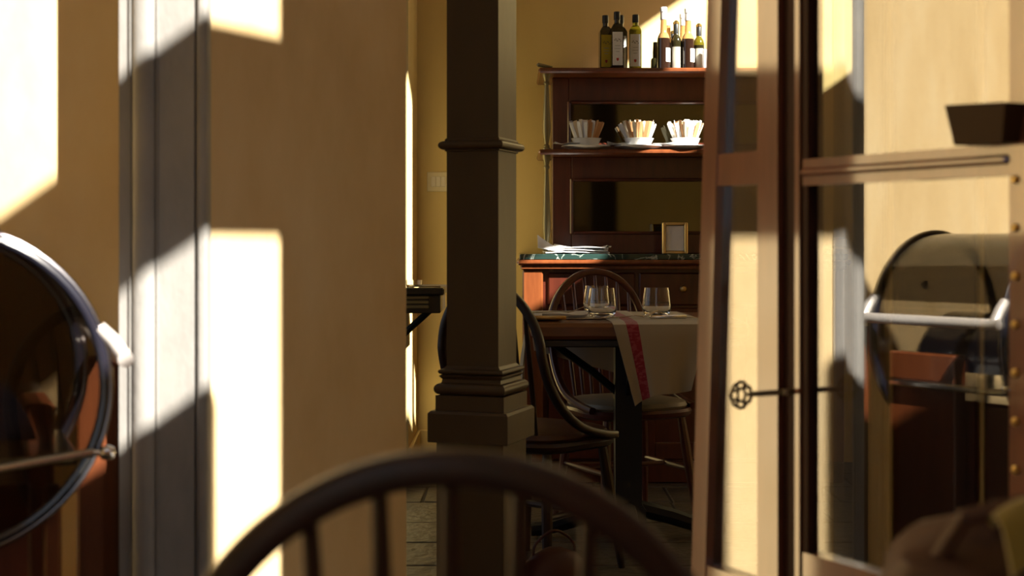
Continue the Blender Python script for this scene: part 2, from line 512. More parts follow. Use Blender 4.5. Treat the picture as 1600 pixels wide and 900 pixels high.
# ------------------------------------------------------------------ column
CY = 3.78
cs = FPX / CY
cx, ang = X(753, CY), R(-19)
col = empty('stone_column', (cx, CY, 0), ang)
def zc(py): return Z(py, CY - 0.08)
w_s = 80 / cs / math.cos(ang) / 2 * 1.0
w_p = 123 / cs / math.cos(ang) / 2
def roll(r, z0, z1, b, n=10):
    return [(r + b * math.sin(math.pi * k / n), (z0 + z1) / 2 - (z1 - z0) / 2 * math.cos(math.pi * k / n)) for k in range(n + 1)]
m = MB(); m.sq([(w_s, zc(573)), (w_s, CH)]); m.build('shaft', 'column_paint', col)
m = MB(); m.sq([(w_s, zc(236)), (w_s + 0.004, zc(235))] + roll(w_s + 0.004, zc(233), zc(219), 0.014) + [(w_s + 0.004, zc(217)), (w_s, zc(214))])
m.build('collar', 'column_paint', col)
m = MB()
m.sq([(w_p - 0.016, zc(645)), (w_p - 0.016, zc(619))] + roll(w_p - 0.026, zc(618), zc(600), 0.014)
     + [(w_p - 0.028, zc(599)), (w_p - 0.030, zc(594)), (w_s + 0.016, zc(589)), (w_s + 0.012, zc(587))]
     + roll(w_s + 0.008, zc(586), zc(578), 0.010) + [(w_s + 0.006, zc(577)), (w_s, zc(573))])
m.build('base_moulding', 'column_paint', col)
m = MB(); m.sq([(w_p - 0.002, zc(692)), (w_p, zc(691)), (w_p, zc(647)), (w_p - 0.006, zc(643))]); m.build('plinth', 'column_paint', col)
m = MB(); m.sq([(w_p - 0.018, 0.0), (w_p - 0.018, zc(692))]); m.build('pedestal', 'column_paint', col)
tag(col, 'square brown painted column with moulded base between the two rooms', 'column')

# ------------------------------------------------------------------ sideboard with shelves
hb = empty('sideboard', (X(1045, 6.1), 6.1, 0))
hx = hb.location.x
def H(m):                                    # world coordinates into the sideboard's frame
    m.M = Matrix.Translation(-Vector(hb.location))
    return m
CFY, CBY = 5.90, FY - 0.002                  # counter front and back
xl, xr = X(812, CFY), X(1325, CFY)
zt = Z(397, CFY)
m = H(MB()); m.b2(xl, xr, CFY, CBY, zt - 0.024, zt, 0.003); m.build('marble_top', 'green_marble', hb)
m = H(MB()); m.b2(xl - 0.012, xr + 0.012, CFY - 0.022, CBY, zt - 0.046, zt - 0.024, 0.008); m.b2(xl + 0.004, xr - 0.004, CFY - 0.004, CBY, zt - 0.064, zt - 0.046, 0.004)
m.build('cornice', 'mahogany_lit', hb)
m = H(MB()); m.b2(xl + 0.02, xr - 0.02, CFY + 0.05, CBY, 0.06, zt - 0.064); m.build('carcass', 'mahogany', hb)
m = H(MB()); m.b2(xl + 0.01, xr - 0.01, CFY + 0.03, CBY, 0.0, 0.09, 0.006); m.build('plinth', 'mahogany', hb)
for a in (xl + 0.012, xr - 0.012 - 0.085):
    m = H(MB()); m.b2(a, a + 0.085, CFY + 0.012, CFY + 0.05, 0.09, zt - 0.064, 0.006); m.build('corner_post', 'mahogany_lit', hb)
nd = 3
dw = (xr - xl - 0.22) / nd
for k in range(nd):
    a = xl + 0.11 + k * dw
    m = H(MB()); m.b2(a + 0.008, a + dw - 0.008, CFY + 0.034, CFY + 0.052, zt - 0.215, zt - 0.078, 0.006)
    d = m.build('drawer', 'mahogany', hb)
    m = H(MB())
    m.M = m.M @ Matrix.Translation((a + dw / 2, CFY + 0.034, zt - 0.145)) @ Matrix.Rotation(R(90), 4, 'X')
    m.lathe([(0.006, 0), (0.006, 0.010), (0.013, 0.014), (0.015, 0.020), (0.011, 0.027), (0.003, 0.029)], 14)
    m.build('knob', 'brass', d)
    m = H(MB())
    m.b2(a + 0.008, a + 0.075, CFY + 0.032, CFY + 0.052, 0.10, zt - 0.225, 0.004); m.b2(a + dw - 0.075, a + dw - 0.008, CFY + 0.032, CFY + 0.052, 0.10, zt - 0.225, 0.004)
    m.b2(a + 0.075, a + dw - 0.075, CFY + 0.032, CFY + 0.052, 0.10, 0.17, 0.004); m.b2(a + 0.075, a + dw - 0.075, CFY + 0.032, CFY + 0.052, zt - 0.29, zt - 0.225, 0.004)
    m.b2(a + 0.07, a + dw - 0.07, CFY + 0.044, CFY + 0.051, 0.16, zt - 0.285)
    m.build('cupboard_door', 'mahogany', hb)
# upper back with two mirror panels
UY = 6.20
ul, ur = X(863, UY), X(1232, UY)
z1, z2 = Z(241, UY), Z(117, UY)
def panel(za, zb, px0, pya, pyb, nm):
    """framed mirror panel between za and zb"""
    gx0, gx1 = X(px0, UY), ur - (X(px0, UY) - ul)
    ga, gb = Z(pyb, UY), Z(pya, UY)
    m = H(MB())
    m.b2(ul, gx0, UY, CBY, za, zb, 0.003); m.b2(gx1, ur, UY, CBY, za, zb, 0.003)
    m.b2(gx0, gx1, UY, CBY, za, ga, 0.003); m.b2(gx0, gx1, UY, CBY, gb, zb, 0.003)
    o = m.build(nm, 'mahogany', hb)
    m = H(MB())
    e = 0.007
    m.b2(gx0 - e, gx0 + e, UY - 0.010, UY + 0.012, ga - e, gb + e, 0.005); m.b2(gx1 - e, gx1 + e, UY - 0.010, UY + 0.012, ga - e, gb + e, 0.005)
    m.b2(gx0 + e, gx1 - e, UY - 0.010, UY + 0.012, ga - e, ga + e, 0.005); m.b2(gx0 + e, gx1 - e, UY - 0.010, UY + 0.012, gb - e, gb + e, 0.005)
    m.build('moulding', 'mahogany', o)
    m = H(MB()); m.b2(gx0, gx1, UY + 0.014, UY + 0.02, ga, gb); m.build('mirror_glass', 'mirror', o)
panel(zt, z1 - 0.012, 893, 281, 364, 'lower_panel')
panel(z1 + 0.012, z2 - 0.012, 889, 160, 226, 'upper_panel')
SY = 6.02
for zz, nm in ((z1, 'middle_shelf'), (z2, 'top_shelf')):
    m = H(MB()); sl = X(841, SY + 0.08)
    m.b2(sl, 2 * hx - sl + 0.0, SY, CBY, zz - 0.012, zz + 0.010, 0.007)
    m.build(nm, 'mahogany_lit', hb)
def colonette(px, za, zb):
    h = zb - za
    pr = [(0.017, 0), (0.017, 0.02), (0.011, 0.035), (0.013, 0.05), (0.008, 0.075), (0.0115, 0.13), (0.0155, 0.23), (0.016, 0.30), (0.0145, 0.45), (0.0105, 0.72), (0.008, 0.85), (0.013, 0.875), (0.009, 0.90), (0.013, 0.94), (0.017, 0.97), (0.017, 1.0)]
    for x in (X(px, SY + 0.04), 2 * hx - X(px, SY + 0.04)):
        m = H(MB()); m.lathe([(r * 1.05, z * h) for r, z in pr], 16, (x, SY + 0.04, za)); m.build('colonette', 'bronze', hb)
colonette(854, z1 + 0.010, z2 - 0.012)
colonette(854, zt, z1 - 0.012)
m = H(MB()); fx = X(852, SY + 0.05)
m.tube([(fx - 0.035, SY + 0.02, z2 + 0.02), (fx - 0.03, SY + 0.02, z2 + 0.024), (fx - 0.01, SY + 0.02, z2 + 0.020), (fx + 0.03, SY + 0.02, z2 + 0.014)], [0.006, 0.009, 0.008, 0.004], 8)
m.build('scroll', 'bronze', hb)
tag(hb, 'mahogany sideboard with mirrored shelves, bronze colonettes and green marble top', 'sideboard')

# ------------------------------------------------------------------ bottles on the top shelf
zs = z2 + 0.0102
def square_bottle(px, d, h, glass, lab, label, rz=0.0, w=0.0265):
    b = empty('oil_bottle', (X(px, d), d, zs), rz)
    m = MB()
    m.sq([(w - 0.003, 0), (w, 0.004), (w, h * 0.70), (w - 0.002, h * 0.725), (w * 0.66, h * 0.775), (0.012, h * 0.80)])
    m.lathe([(0.0125, h * 0.79), (0.0118, h * 0.84), (0.0118, h * 0.88)], 16)
    m.build('body', glass, b, ang=60)
    m = MB(); m.lathe([(0.0135, h * 0.86), (0.014, h * 0.865), (0.014, h * 0.99), (0.0125, h)], 16); m.build('cap', 'cap_black', b)
    m = MB(); m.b2(-w * 0.82, w * 0.82, -w - 0.0015, -w + 0.001, h * 0.07, h * 0.64)
    l = m.build('paper_label', lab, b)
    m = MB()
    for k in range(7):
        a = k * 0.9
        m.box((-0.012 + 0.0042 * k, -w - 0.002, h * (0.50 + 0.02 * math.sin(a * 2))), (0.006, 0.001, 0.0022), 0, Matrix.Rotation(a, 4, 'Y'))
    m.build('sprig', 'ink', l)
    m = MB()
    for k, ww in enumerate((0.022, 0.026, 0.016)):
        m.b2(-ww / 2, ww / 2, -w - 0.0022, -w - 0.001, h * (0.40 - 0.05 * k), h * (0.40 - 0.05 * k) + 0.0022)
    m.build('print', 'ink_pale', l)
    m = MB(); m.M = Matrix.Translation((0, -w - 0.002, h * 0.17)) @ Matrix.Rotation(R(90), 4, 'X')
    m.prism([(-0.005, 0.006), (0.005, 0.006), (0.005, -0.002), (0, -0.008), (-0.005, -0.002)], -0.0008, 0.0008)
    m.build('crest', 'crest_red', l)
    return tag(b, label, 'bottle', 'square oil bottles on the top shelf')
square_bottle(946, 6.17, 0.244, 'bottle_dark', 'label_yellow', 'dark square oil bottle with yellow label, leftmost on the top shelf', R(4))
square_bottle(964, 6.11, 0.250, 'bottle_dark', 'label_white', 'dark square oil bottle with bright white label, second on the top shelf', R(2))
square_bottle(970, 6.28, 0.262, 'bottle_dark', 'label_white', 'dark square oil bottle mostly hidden behind the bright white label', R(0))
square_bottle(993, 6.15, 0.244, 'bottle_olive', 'label_white', 'green square oil bottle with pale label standing alone on the top shelf', R(-7))

def round_bottle(px, d, h, r, kind, label):
    b = empty('dressing_bottle', (X(px, d), d, zs))
    if kind == 'tall':
        m = MB(); m.lathe([(r - 0.003, 0), (r, 0.004), (r, h * 0.46), (r * 0.97, h * 0.50)], 20); m.build('filled_body', 'balsamic', b)
        m = MB(); m.lathe([(r * 0.96, h * 0.50), (r * 0.80, h * 0.55), (r * 0.52, h * 0.60), (r * 0.48, h * 0.74), (r * 0.46, h * 0.82)], 20); m.build('neck', 'bottle_amber', b)
        m = MB(); m.lathe([(r * 0.52, h * 0.80), (r * 0.54, h * 0.81), (r * 0.50, h * 0.92), (r * 0.56, h * 0.925), (r * 0.56, h * 0.99), (r * 0.50, h)], 18); m.build('cap', 'cap_white', b)
    else:
        m = MB(); m.lathe([(r - 0.003, 0), (r, 0.004), (r, h * 0.53)], 20); m.build('filled_body', 'bottle_dark', b)
        m = MB(); m.lathe([(r * 0.99, h * 0.53), (r, h * 0.56), (r * 0.85, h * 0.64), (r * 0.48, h * 0.71), (r * 0.44, h * 0.76)], 20); m.build('shoulder', 'bottle_dark' if kind == 'wine' else 'bottle_olive', b)
        m = MB(); m.lathe([(r * 0.49, h * 0.73), (r * 0.50, h * 0.92), (r * 0.48, h * 0.925)], 18); m.build('sleeve', 'cap_black', b)
        m = MB(); m.lathe([(r * 0.52, h * 0.925), (r * 0.54, h * 0.935), (r * 0.54, h * 0.965), (r * 0.36, h * 0.985), (r * 0.2, h)], 16); m.build('cap', 'cap_gold', b)
    m = MB()
    n = 10
    lw = 'label_white' if kind == 'tall' else 'label_grey'
    za, zb = (h * 0.12, h * 0.34) if kind == 'tall' else (h * 0.04, h * 0.46)
    A0, A1 = (-75, -10) if kind == 'tall' else (-140, -50)
    for k in range(n):
        a0, a1 = R(A0 + (A1 - A0) * k / n), R(A0 + (A1 - A0) * (k + 1) / n)
        q = [(r + 0.0008) * math.cos(a0), (r + 0.0008) * math.sin(a0), (r + 0.0008) * math.cos(a1), (r + 0.0008) * math.sin(a1)]
        m.add([(q[0], q[1], za), (q[2], q[3], za), (q[2], q[3], zb), (q[0], q[1], zb)], [[0, 1, 2, 3]])
    l = m.build('paper_label', lw, b)
    return tag(b, label, 'bottle', 'dressing bottles on the top shelf')
round_bottle(1037, 6.10, 0.268, 0.0275, 'tall', 'tall balsamic bottle with white cap, left end of the sunlit bottles')
round_bottle(1043.5, 6.20, 0.255, 0.025, 'tall', 'white-capped balsamic bottle half hidden behind the leftmost sunlit one')
round_bottle(1056.5, 6.12, 0.214, 0.0245, 'wine', 'dark green bottle with gold cap between the white-capped balsamic bottles')
round_bottle(1051, 6.32, 0.200, 0.022, 'wine', 'small dark bottle peeping from behind the gold-capped green bottle')
round_bottle(1067, 6.22, 0.258, 0.0255, 'tall', 'white-capped balsamic bottle behind the right-hand balsamic bottle')
round_bottle(1075, 6.11, 0.264, 0.0275, 'tall', 'tall balsamic bottle with white cap and dark printed label, right of the pair')
round_bottle(1092, 6.13, 0.203, 0.0240, 'olive', 'green bottle with gold cap and grey label, right end of the bottle row')
m = MB(); m.lathe([(0.020, 0), (0.022, 0.003), (0.020, 0.07), (0.017, 0.078)], 16, (X(1024, 6.33), 6.33, zs)); m.lathe([(0.012, 0.078), (0.012, 0.105), (0.010, 0.15)], 12, (X(1024, 6.33), 6.33, zs))
tag(m.build('cruet', 'bottle_dark', loc=(X(1024, 6.33), 6.33, zs)), 'small dark cruet in the shade left of the sunlit bottles', 'cruet')
m = MB(); m.box((X(1103.5, 6.08), 6.08, zs + 0.042), (0.030, 0.03, 0.084), 0.003)
tag(m.build('paper_box', 'paper', loc=(X(1103.5, 6.08), 6.08, zs)), 'small white carton at the right end of the top shelf', 'box')

# ------------------------------------------------------------------ bowls of sugar sachets on the middle shelf
zm = z1 + 0.0102
def wavy(cx_, cy_, zz, wx, wy, rz, amp, seed):
    rnd = random.Random(seed)
    ph = [rnd.uniform(0, 6) for _ in range(4)]
    def fn(u, v):
        a, b = (u - 0.5) * wx, (v - 0.5) * wy
        h = amp * (0.5 + 0.5 * math.sin(5 * u + ph[0]) * math.cos(4 * v + ph[1])) + amp * 0.7 * max(0, abs(u - 0.5) * 2 - 0.6) * (1 + math.sin(ph[2] + 9 * v))
        return (cx_ + a * math.cos(rz) - b * math.sin(rz), cy_ + a * math.sin(rz) + b * math.cos(rz), zz + h)
    return fn
sach = {}
which = ('leftmost', 'middle', 'rightmost')
for bi, px in enumerate((916, 998, 1071)):
    bx_, by_ = X(px, 6.10), 6.10
    m = MB(); m.lathe([(0.035, 0), (0.060, 0.002), (0.098, 0.013), (0.106, 0.016), (0.106, 0.019), (0.096, 0.017), (0.060, 0.006), (0.0, 0.006)], 36, (0, 0, 0), cap=False)
    o = m.build('saucer', 'white_china'); o.location = (bx_, by_, zm)
    tag(o, 'white china plate under the %s bowl of sugar sachets' % which[bi], 'plate', 'plates on the middle shelf')
    m = MB(); m.lathe([(0.0, 0.004), (0.036, 0.004), (0.040, 0.0), (0.046, 0.002), (0.062, 0.040), (0.066, 0.044), (0.063, 0.045), (0.044, 0.010), (0.0, 0.009)], 36, cap=False)
    o = m.build('bowl', 'white_china'); o.location = (bx_, by_, zm + 0.0065)
    tag(o, 'white china bowl packed with sugar sachets, %s of the three' % which[bi], 'bowl', 'bowls on the middle shelf')
    n = 0
    for ring, (rr, cnt, lean) in enumerate(((0.048, 22, 0.42), (0.032, 13, 0.24), (0.012, 4, 0.08))):
        for k in range(cnt):
            a = 2 * math.pi * (k + 0.5 * ring) / cnt + random.uniform(-0.1, 0.1)
            t = random.random()
            wh = (0.62, 0.22, 0.40)[bi]
            pm = 'paper' if t < wh else ('paper_cream' if t < wh + 0.3 else 'paper_brown')
            if bi == 0 and math.cos(a) > 0.5: pm = 'paper_brown'
            if pm not in sach:
                m = MB()
                m.add([(-0.008, -0.0004, 0), (0.008, -0.0004, 0), (0.008, 0.0004, 0), (-0.008, 0.0004, 0),
                       (-0.0085, -0.0022, 0.012), (0.0085, -0.0022, 0.012), (0.0085, 0.0022, 0.012), (-0.0085, 0.0022, 0.012),
                       (-0.0085, -0.0022, 0.088), (0.0085, -0.0022, 0.088), (0.0085, 0.0022, 0.088), (-0.0085, 0.0022, 0.088),
                       (-0.008, -0.0004, 0.104), (0.008, -0.0004, 0.104), (0.008, 0.0004, 0.104), (-0.008, 0.0004, 0.104)],
                      [[3, 2, 1, 0], [12, 13, 14, 15]] + [[4 * j + i, 4 * j + (i + 1) % 4, 4 * j + 4 + (i + 1) % 4, 4 * j + 4 + i] for j in range(3) for i in range(4)])
                o = m.build('sugar_sachet', pm); sach[pm] = o.data
            else:
                o = bpy.data.objects.new('sugar_sachet', sach[pm]); C.objects.link(o)
            r0 = rr * 0.72
            lean = lean + random.uniform(-0.05, 0.05)
            d = Vector((math.cos(a) * math.tan(lean), math.sin(a) * math.tan(lean), 1)).normalized()
            q = d.to_track_quat('Z', 'Y')
            o.rotation_mode = 'QUATERNION'
            from mathutils import Quaternion
            o.rotation_quaternion = q @ Quaternion((0, 0, 1), a + R(90) + random.uniform(-0.9, 0.9) - (q.to_euler().z))
            o.location = (bx_ + r0 * math.cos(a), by_ + r0 * math.sin(a), zm + 0.0175 + random.uniform(0, 0.012))
            kind = {'paper': 'white', 'paper_cream': 'cream', 'paper_brown': 'brown'}[pm]
            tag(o, '%s paper sugar sachet standing in the %s white bowl' % (kind, which[bi]), 'sachet', 'sugar sachets in the %s bowl' % which[bi])
    m = MB(); m.surf(wavy(bx_ - 0.085, by_ - 0.03, zm + 0.021, 0.10, 0.07, R(12 - 20 * bi), 0.010, 3 + bi), 12, 6, 0.001)
    tag(m.build('paper_napkin', 'paper', loc=(bx_ - 0.085, by_ - 0.03, zm + 0.02)), 'crumpled white paper napkin on the plate of the %s sachet bowl' % which[bi], 'napkin')

# ------------------------------------------------------------------ things on the marble top
NX = X(900, 6.0)
names = ('lowest', 'second', 'top')
for k in range(3):
    m = MB(); m.surf(wavy(NX + 0.012 * k, 6.02, zt + 0.0015 + 0.009 * k, 0.27 - 0.02 * k, 0.15, R(4 - 9 * k), 0.008 + 0.003 * k, 11 + k), 18, 8, 0.003)
    tag(m.build('napkin', 'paper', loc=(NX, 6.02, zt)), '%s folded white napkin of the pile on the green marble' % names[k], 'napkin', 'napkin pile on the marble top')
m = MB()
x0 = X(846, 5.97)
def flip(u, v):
    s = u * 0.12
    return (x0 + 0.012 + 0.13 * u - 0.028 * (1 - u) ** 2, 5.94 + 0.06 * v, zt + 0.006 + (0.020 + 0.055 * v) * (1 - u) ** 2 + 0.004 * math.sin(6 * v) * (1 - u))
m.surf(flip, 14, 6, 0.002)
tag(m.build('napkin', 'paper', loc=(x0, 5.96, zt)), 'white napkin with its corner turned up, left end of the napkin pile', 'napkin')
nd_ = empty('napkin_dispenser', (X(1054, 5.98), 5.98, zt), R(-3))
w, h = 0.053, 0.132
m = MB()
m.b2(-w, -w + 0.014, -0.04, 0.04, 0, h, 0.003); m.b2(w - 0.014, w, -0.04, 0.04, 0, h, 0.003)
m.b2(-w + 0.014, w - 0.014, -0.04, 0.04, 0, 0.012, 0.003); m.b2(-w + 0.014, w - 0.014, -0.04, 0.04, h - 0.012, h, 0.003)
m.build('frame', 'brass', nd_)
m = MB(); m.b2(-w + 0.015, w - 0.015, -0.030, 0.030, 0.013, h - 0.013, 0.002); m.build('napkins', 'paper', nd_)
tag(nd_, 'brass framed napkin dispenser full of white napkins on the marble top', 'dispenser')
for k, (px, hh, rr, d) in enumerate(((1266, 0.030, 0.062, 6.02), (1312, 0.034, 0.066, 6.08))):
    lid = empty('dish_cover', (X(px, d), d, zt + 0.001))
    m = MB(); m.lathe([(rr, 0), (rr + 0.004, 0.002), (rr, 0.006), (rr * 0.9, hh * 0.6), (rr * 0.5, hh * 0.95), (0.0, hh)], 28, cap=False); m.build('cover', 'dish_metal', lid)
    m = MB(); m.tube([(-0.03, 0, hh * 0.9), (-0.03, 0, hh + 0.025), (-0.02, 0, hh + 0.032), (0.02, 0, hh + 0.032), (0.03, 0, hh + 0.025), (0.03, 0, hh * 0.9)], 0.003, 8); m.build('wire_handle', 'steel', lid)
    tag(lid, ('low metal dish cover with wire handle, left of the two behind the door glass', 'low metal dish cover with wire handle, right of the two behind the door glass')[k], 'dish cover')

# light switch on the far wall
sw = empty('light_switch', (X(685, FY), FY, Z(284, FY)))
m = MB(); m.b2(-0.052, 0.060, -0.008, -0.0005, -0.045, 0.045, 0.003); m.build('plate', 'switch_plastic', sw)
for k in range(3):
    m = MB(); m.b2(-0.033 + 0.0225 * k, -0.012 + 0.0225 * k, -0.012, -0.007, -0.024, 0.024, 0.002); m.build('rocker', 'rocker_plastic', sw)
tag(sw, 'pale three rocker light switch on the yellow wall beside the column', 'light switch')

# ------------------------------------------------------------------ chairs
def make_chair(label, loc, rz, wood, pad, bh=0.866):
    """bow-back chair, front towards local -Y"""
    t = empty('dining_chair', loc, rz)
    Rb = 0.195
    zc_ = bh - 1.08 * Rb
    SD = -0.03                               # seat drop
    half = []
    for a in range(0, 91, 10):
        r = R(a)
        x_, z_ = Rb * math.sin(r), zc_ + Rb * math.cos(r) * 1.08
        half.append((x_, 0.235 - 0.10 * (bh - z_), z_))
    half += [(0.200, 0.185, 0.590), (0.207, 0.13, 0.515), (0.213, 0.05, 0.460), (0.212, -0.05, 0.432), (0.205, -0.13, 0.420)]
    pts = [(-p[0], p[1], p[2]) for p in half[::-1]] + half[1:]
    path = spline(pts, 3)
    m = MB(); m.bow(path, 0.0130, 0.0120); m.build('bow', wood, t)
    for k in range(-3, 4):
        xt = 0.047 * k
        zt_ = zc_ + 1.08 * math.sqrt(max(0, Rb ** 2 - xt ** 2))
        yt = 0.235 - 0.10 * (bh - zt_)
        xb = 0.041 * k
        yb = 0.175 - 0.35 * xb * xb / 0.2
        m = MB()
        pp = [Vector((xb, yb, 0.41)).lerp(Vector((xt, yt, zt_)), q) for q in (0, 0.25, 0.5, 0.75, 1)]
        m.tube(pp, [0.006, 0.0078, 0.0085, 0.0075, 0.0055], 8); m.build('spindle', wood, t)
    out = []
    for k in range(32):
        a = 2 * math.pi * k / 32
        c, s = math.cos(a), math.sin(a)
        e = 0.62
        out.append((0.218 * abs(c) ** e * (1 if c > 0 else -1) * (1.0 if s < 0 else 0.94), 0.20 * abs(s) ** e * (1 if s > 0 else -1)))
    def ring(sc_, z): return [(p[0] * sc_, p[1] * sc_, z + SD) for p in out]
    m = MB(); n = 32
    lv = [(0.93, 0.415), (0.98, 0.422), (1.0, 0.436), (0.97, 0.446)]
    m.add([v for s, z in lv for v in ring(s, z)], [[k for k in range(n)][::-1], [3 * n + k for k in range(n)]] + [[j * n + k, j * n + (k + 1) % n, (j + 1) * n + (k + 1) % n, (j + 1) * n + k] for j in range(3) for k in range(n)])
    m.build('seat', wood, t)
    m = MB(); lv = [(0.90, 0.445), (0.93, 0.455), (0.90, 0.468), (0.80, 0.475), (0.4, 0.479), (0.05, 0.480)]
    m.add([v for s, z in lv for v in ring(s, z)], [[k for k in range(n)][::-1], [5 * n + k for k in range(n)]] + [[j * n + k, j * n + (k + 1) % n, (j + 1) * n + (k + 1) % n, (j + 1) * n + k] for j in range(5) for k in range(n)])
    m.build('seat_pad', pad, t)
    for sx in (-1, 1):
        for sy in (-1, 1):
            m = MB()
            a, b = Vector((0.150 * sx, 0.135 * sy, 0.39)), Vector((0.190 * sx, 0.185 * sy, 0.0))
            m.tube([a.lerp(b, q) for q in (0, 0.3, 0.6, 1)], [0.014, 0.018, 0.016, 0.011], 10); m.build('leg', wood, t)
        m = MB(); m.tube([(0.169 * sx, -0.158, 0.20), (0.169 * sx, 0, 0.20), (0.169 * sx, 0.158, 0.20)], [0.008, 0.011, 0.008], 8); m.build('stretcher', wood, t)
    m = MB(); m.tube([(-0.169, 0, 0.20), (0, 0, 0.20), (0.169, 0, 0.20)], [0.008, 0.011, 0.008], 8); m.build('stretcher', wood, t)
    return tag(t, label, 'chair', 'bow-back dining chairs')
DF = 0.95
make_chair('dark bow-back chair out of focus in the foreground, seen from behind', (X(702, DF), DF + 0.235 - 0.0, 0), R(180), 'chair_wood', 'seat_dark', 0.859)
make_chair('reddish bow-back chair with pale seat between the laid table and sideboard', (X(978, 5.12), 5.14, 0), R(25), 'chair_wood_red', 'seat_pad', 0.895)
make_chair('dark bow-back chair half hidden behind the brown column', (0.075, 4.38, 0), R(140), 'chair_wood', 'seat_dark', 0.88)

# ------------------------------------------------------------------ laid table
TX, TY, TZ = 0.395, 4.86, 0.75
tb = empty('dining_table', (TX, TY, 0))
m = MB(); m.b2(-0.335, 0.36, -0.36, 0.36, TZ - 0.052, TZ, 0.012); m.build('table_top', 'table_wood', tb)
m = MB(); m.b2(-0.31, 0.335, -0.335, 0.335, TZ - 0.078, TZ - 0.0525, 0.004); m.build('apron', 'black_wood', tb)
m = MB(); m.sq([(0.058, 0.06), (0.058, 0.10), (0.045, 0.12), (0.045, TZ - 0.078)]); m.build('post', 'black_iron', tb)
for k in range(4):
    a = R(90 * k)
    e = Vector((math.cos(a), math.sin(a), 0))
    m = MB(); m.tube([e * 0.03 + Vector((0, 0, TZ - 0.26)), e * 0.12 + Vector((0, 0, TZ - 0.185)), e * 0.26 + Vector((0, 0, TZ - 0.085))], 0.013, 8); m.build('brace', 'black_iron', tb)
    m = MB(); m.tube([e * 0.03 + Vector((0, 0, 0.10)), e * 0.15 + Vector((0, 0, 0.07)), e * 0.28 + Vector((0, 0, 0.028)), e * 0.33 + Vector((0, 0, 0.024))], [0.028, 0.028, 0.024, 0.022], 8); m.build('foot', 'black_iron', tb)
tag(tb, 'small wooden dining table on black iron pedestal laid in front of sideboard', 'table')

yf, yb = TY - 0.36, TY + 0.36
def runner(u, v):
    """cloth across the table: v 0..0.36 hangs in front, up to 0.72 lies on top, the rest hangs behind"""
    xa = X(957, yf) + 0.30 * u                        # at the front edge
    if v < 0.36:
        t = 1 - v / 0.36
        drop = t * (0.262 - 0.062 * u - 0.012 * math.sin(5 * u))
        shift = t * (0.070 - 0.125 * u)
        rip = 0.012 * t * math.sin(9 * u + 0.6) + 0.005 * math.sin(17 * u) * t
        return (xa + shift, yf - 0.006 - 0.010 * min(1, t * 6) + rip - 0.012 * t, TZ + 0.003 - drop)
    if v < 0.72:
        t = (v - 0.36) / 0.36
        return (xa - 0.02 * t, yf + (yb - yf) * t, TZ + 0.003 + 0.003 * math.sin(8 * u) * math.sin(math.pi * t))
    t = (v - 0.72) / 0.28
    return (xa - 0.02 - 0.02 * t, yb + 0.006 + 0.012 * min(1, 6 * t) + 0.008 * t * math.sin(8 * u), TZ + 0.003 - 0.20 * t)
m = MB(); m.surf(runner, 36, 40, 0.002)
tag(m.build('table_runner', 'linen', loc=(TX, TY, TZ)), 'cream linen runner with red lettered stripe hanging over the table front', 'runner')
def runner2(u, v):
    """second cloth towards the left end, hanging behind and over the left side"""
    xa = TX - 0.345
    if u < 0.28:
        t = 1 - u / 0.28
        return (xa - 0.008 - 0.012 * t, yf + 0.30 + 0.36 * v - 0.14 * t * v, TZ + 0.004 - 0.27 * t * (0.72 + 0.28 * v))
    if v < 0.55:
        t = v / 0.55
        return (xa + 0.30 * (u - 0.28) / 0.72, yf + 0.30 + (yb - yf - 0.30) * t, TZ + 0.0045)
    t = (v - 0.55) / 0.45
    return (xa + 0.30 * (u - 0.28) / 0.72, yb + 0.010 + 0.01 * t * math.sin(9 * u), TZ + 0.0045 - 0.22 * t * (0.6 + 0.5 * u))
def runner2b(u, v):
    """plain cloth on the left half, hanging behind the table"""
    x_ = TX - 0.333 + 0.36 * u
    if v < 0.5:
        return (x_, yf + 0.22 + (yb - yf - 0.22) * v / 0.5, TZ + 0.0035)
    t = (v - 0.5) / 0.5
    return (x_ + 0.02 * t, yb + 0.012 + 0.01 * t * math.sin(9 * u), TZ + 0.0035 - 0.235 * t * (0.62 + 0.42 * u))
m = MB(); m.surf(runner2b, 24, 24, 0.002)
tag(m.build('table_runner', 'linen_plain', loc=(TX - 0.2, TY, TZ)), 'pale cloth on the left of the table, hanging down behind it', 'runner')
def side_cloth(u, v):
    """napkin hung over the left end of the table"""
    y_ = yf + 0.10 + 0.26 * u
    if v < 0.3:
        return (TX - 0.335 + 0.10 * (1 - v / 0.3), y_, TZ + 0.0062)
    t = (v - 0.3) / 0.7
    return (TX - 0.342 - 0.022 * math.sin(1.5 * t) + 0.010 * math.sin(8 * u) * t, y_ + 0.02 * t, TZ + 0.0062 - t * (0.20 + 0.06 * (1 - u)))
m = MB(); m.surf(side_cloth, 16, 18, 0.002)
tag(m.build('table_runner', 'linen', loc=(TX - 0.34, TY, TZ)), 'cream cloth with red stripe hanging over the table end by the column', 'runner')

zt2 = TZ + 0.006
def tumbler(px, d, label):
    g = empty('water_glass', (X(px, d), d, zt2))
    prof = [(0.0, 0.0), (0.030, 0.0), (0.040, 0.006), (0.0475, 0.024), (0.0485, 0.040), (0.0455, 0.070), (0.0415, 0.099),
            (0.0400, 0.099), (0.0438, 0.070), (0.0465, 0.040), (0.0455, 0.026), (0.036, 0.014), (0.0, 0.012)]
    m = MB(); m.lathe(prof, 36, cap=False); m.build('tumbler', 'clear_glass', g, ang=60)
    return tag(g, label, 'glass', 'tumblers on the laid table')
tumbler(941, 4.72, 'clear glass tumbler in front of the pair on the laid table')
tumbler(933, 4.97, 'clear glass tumbler at the back of the pair on the laid table')
tumbler(1026, 4.76, 'clear glass tumbler standing alone at the right of the laid table')

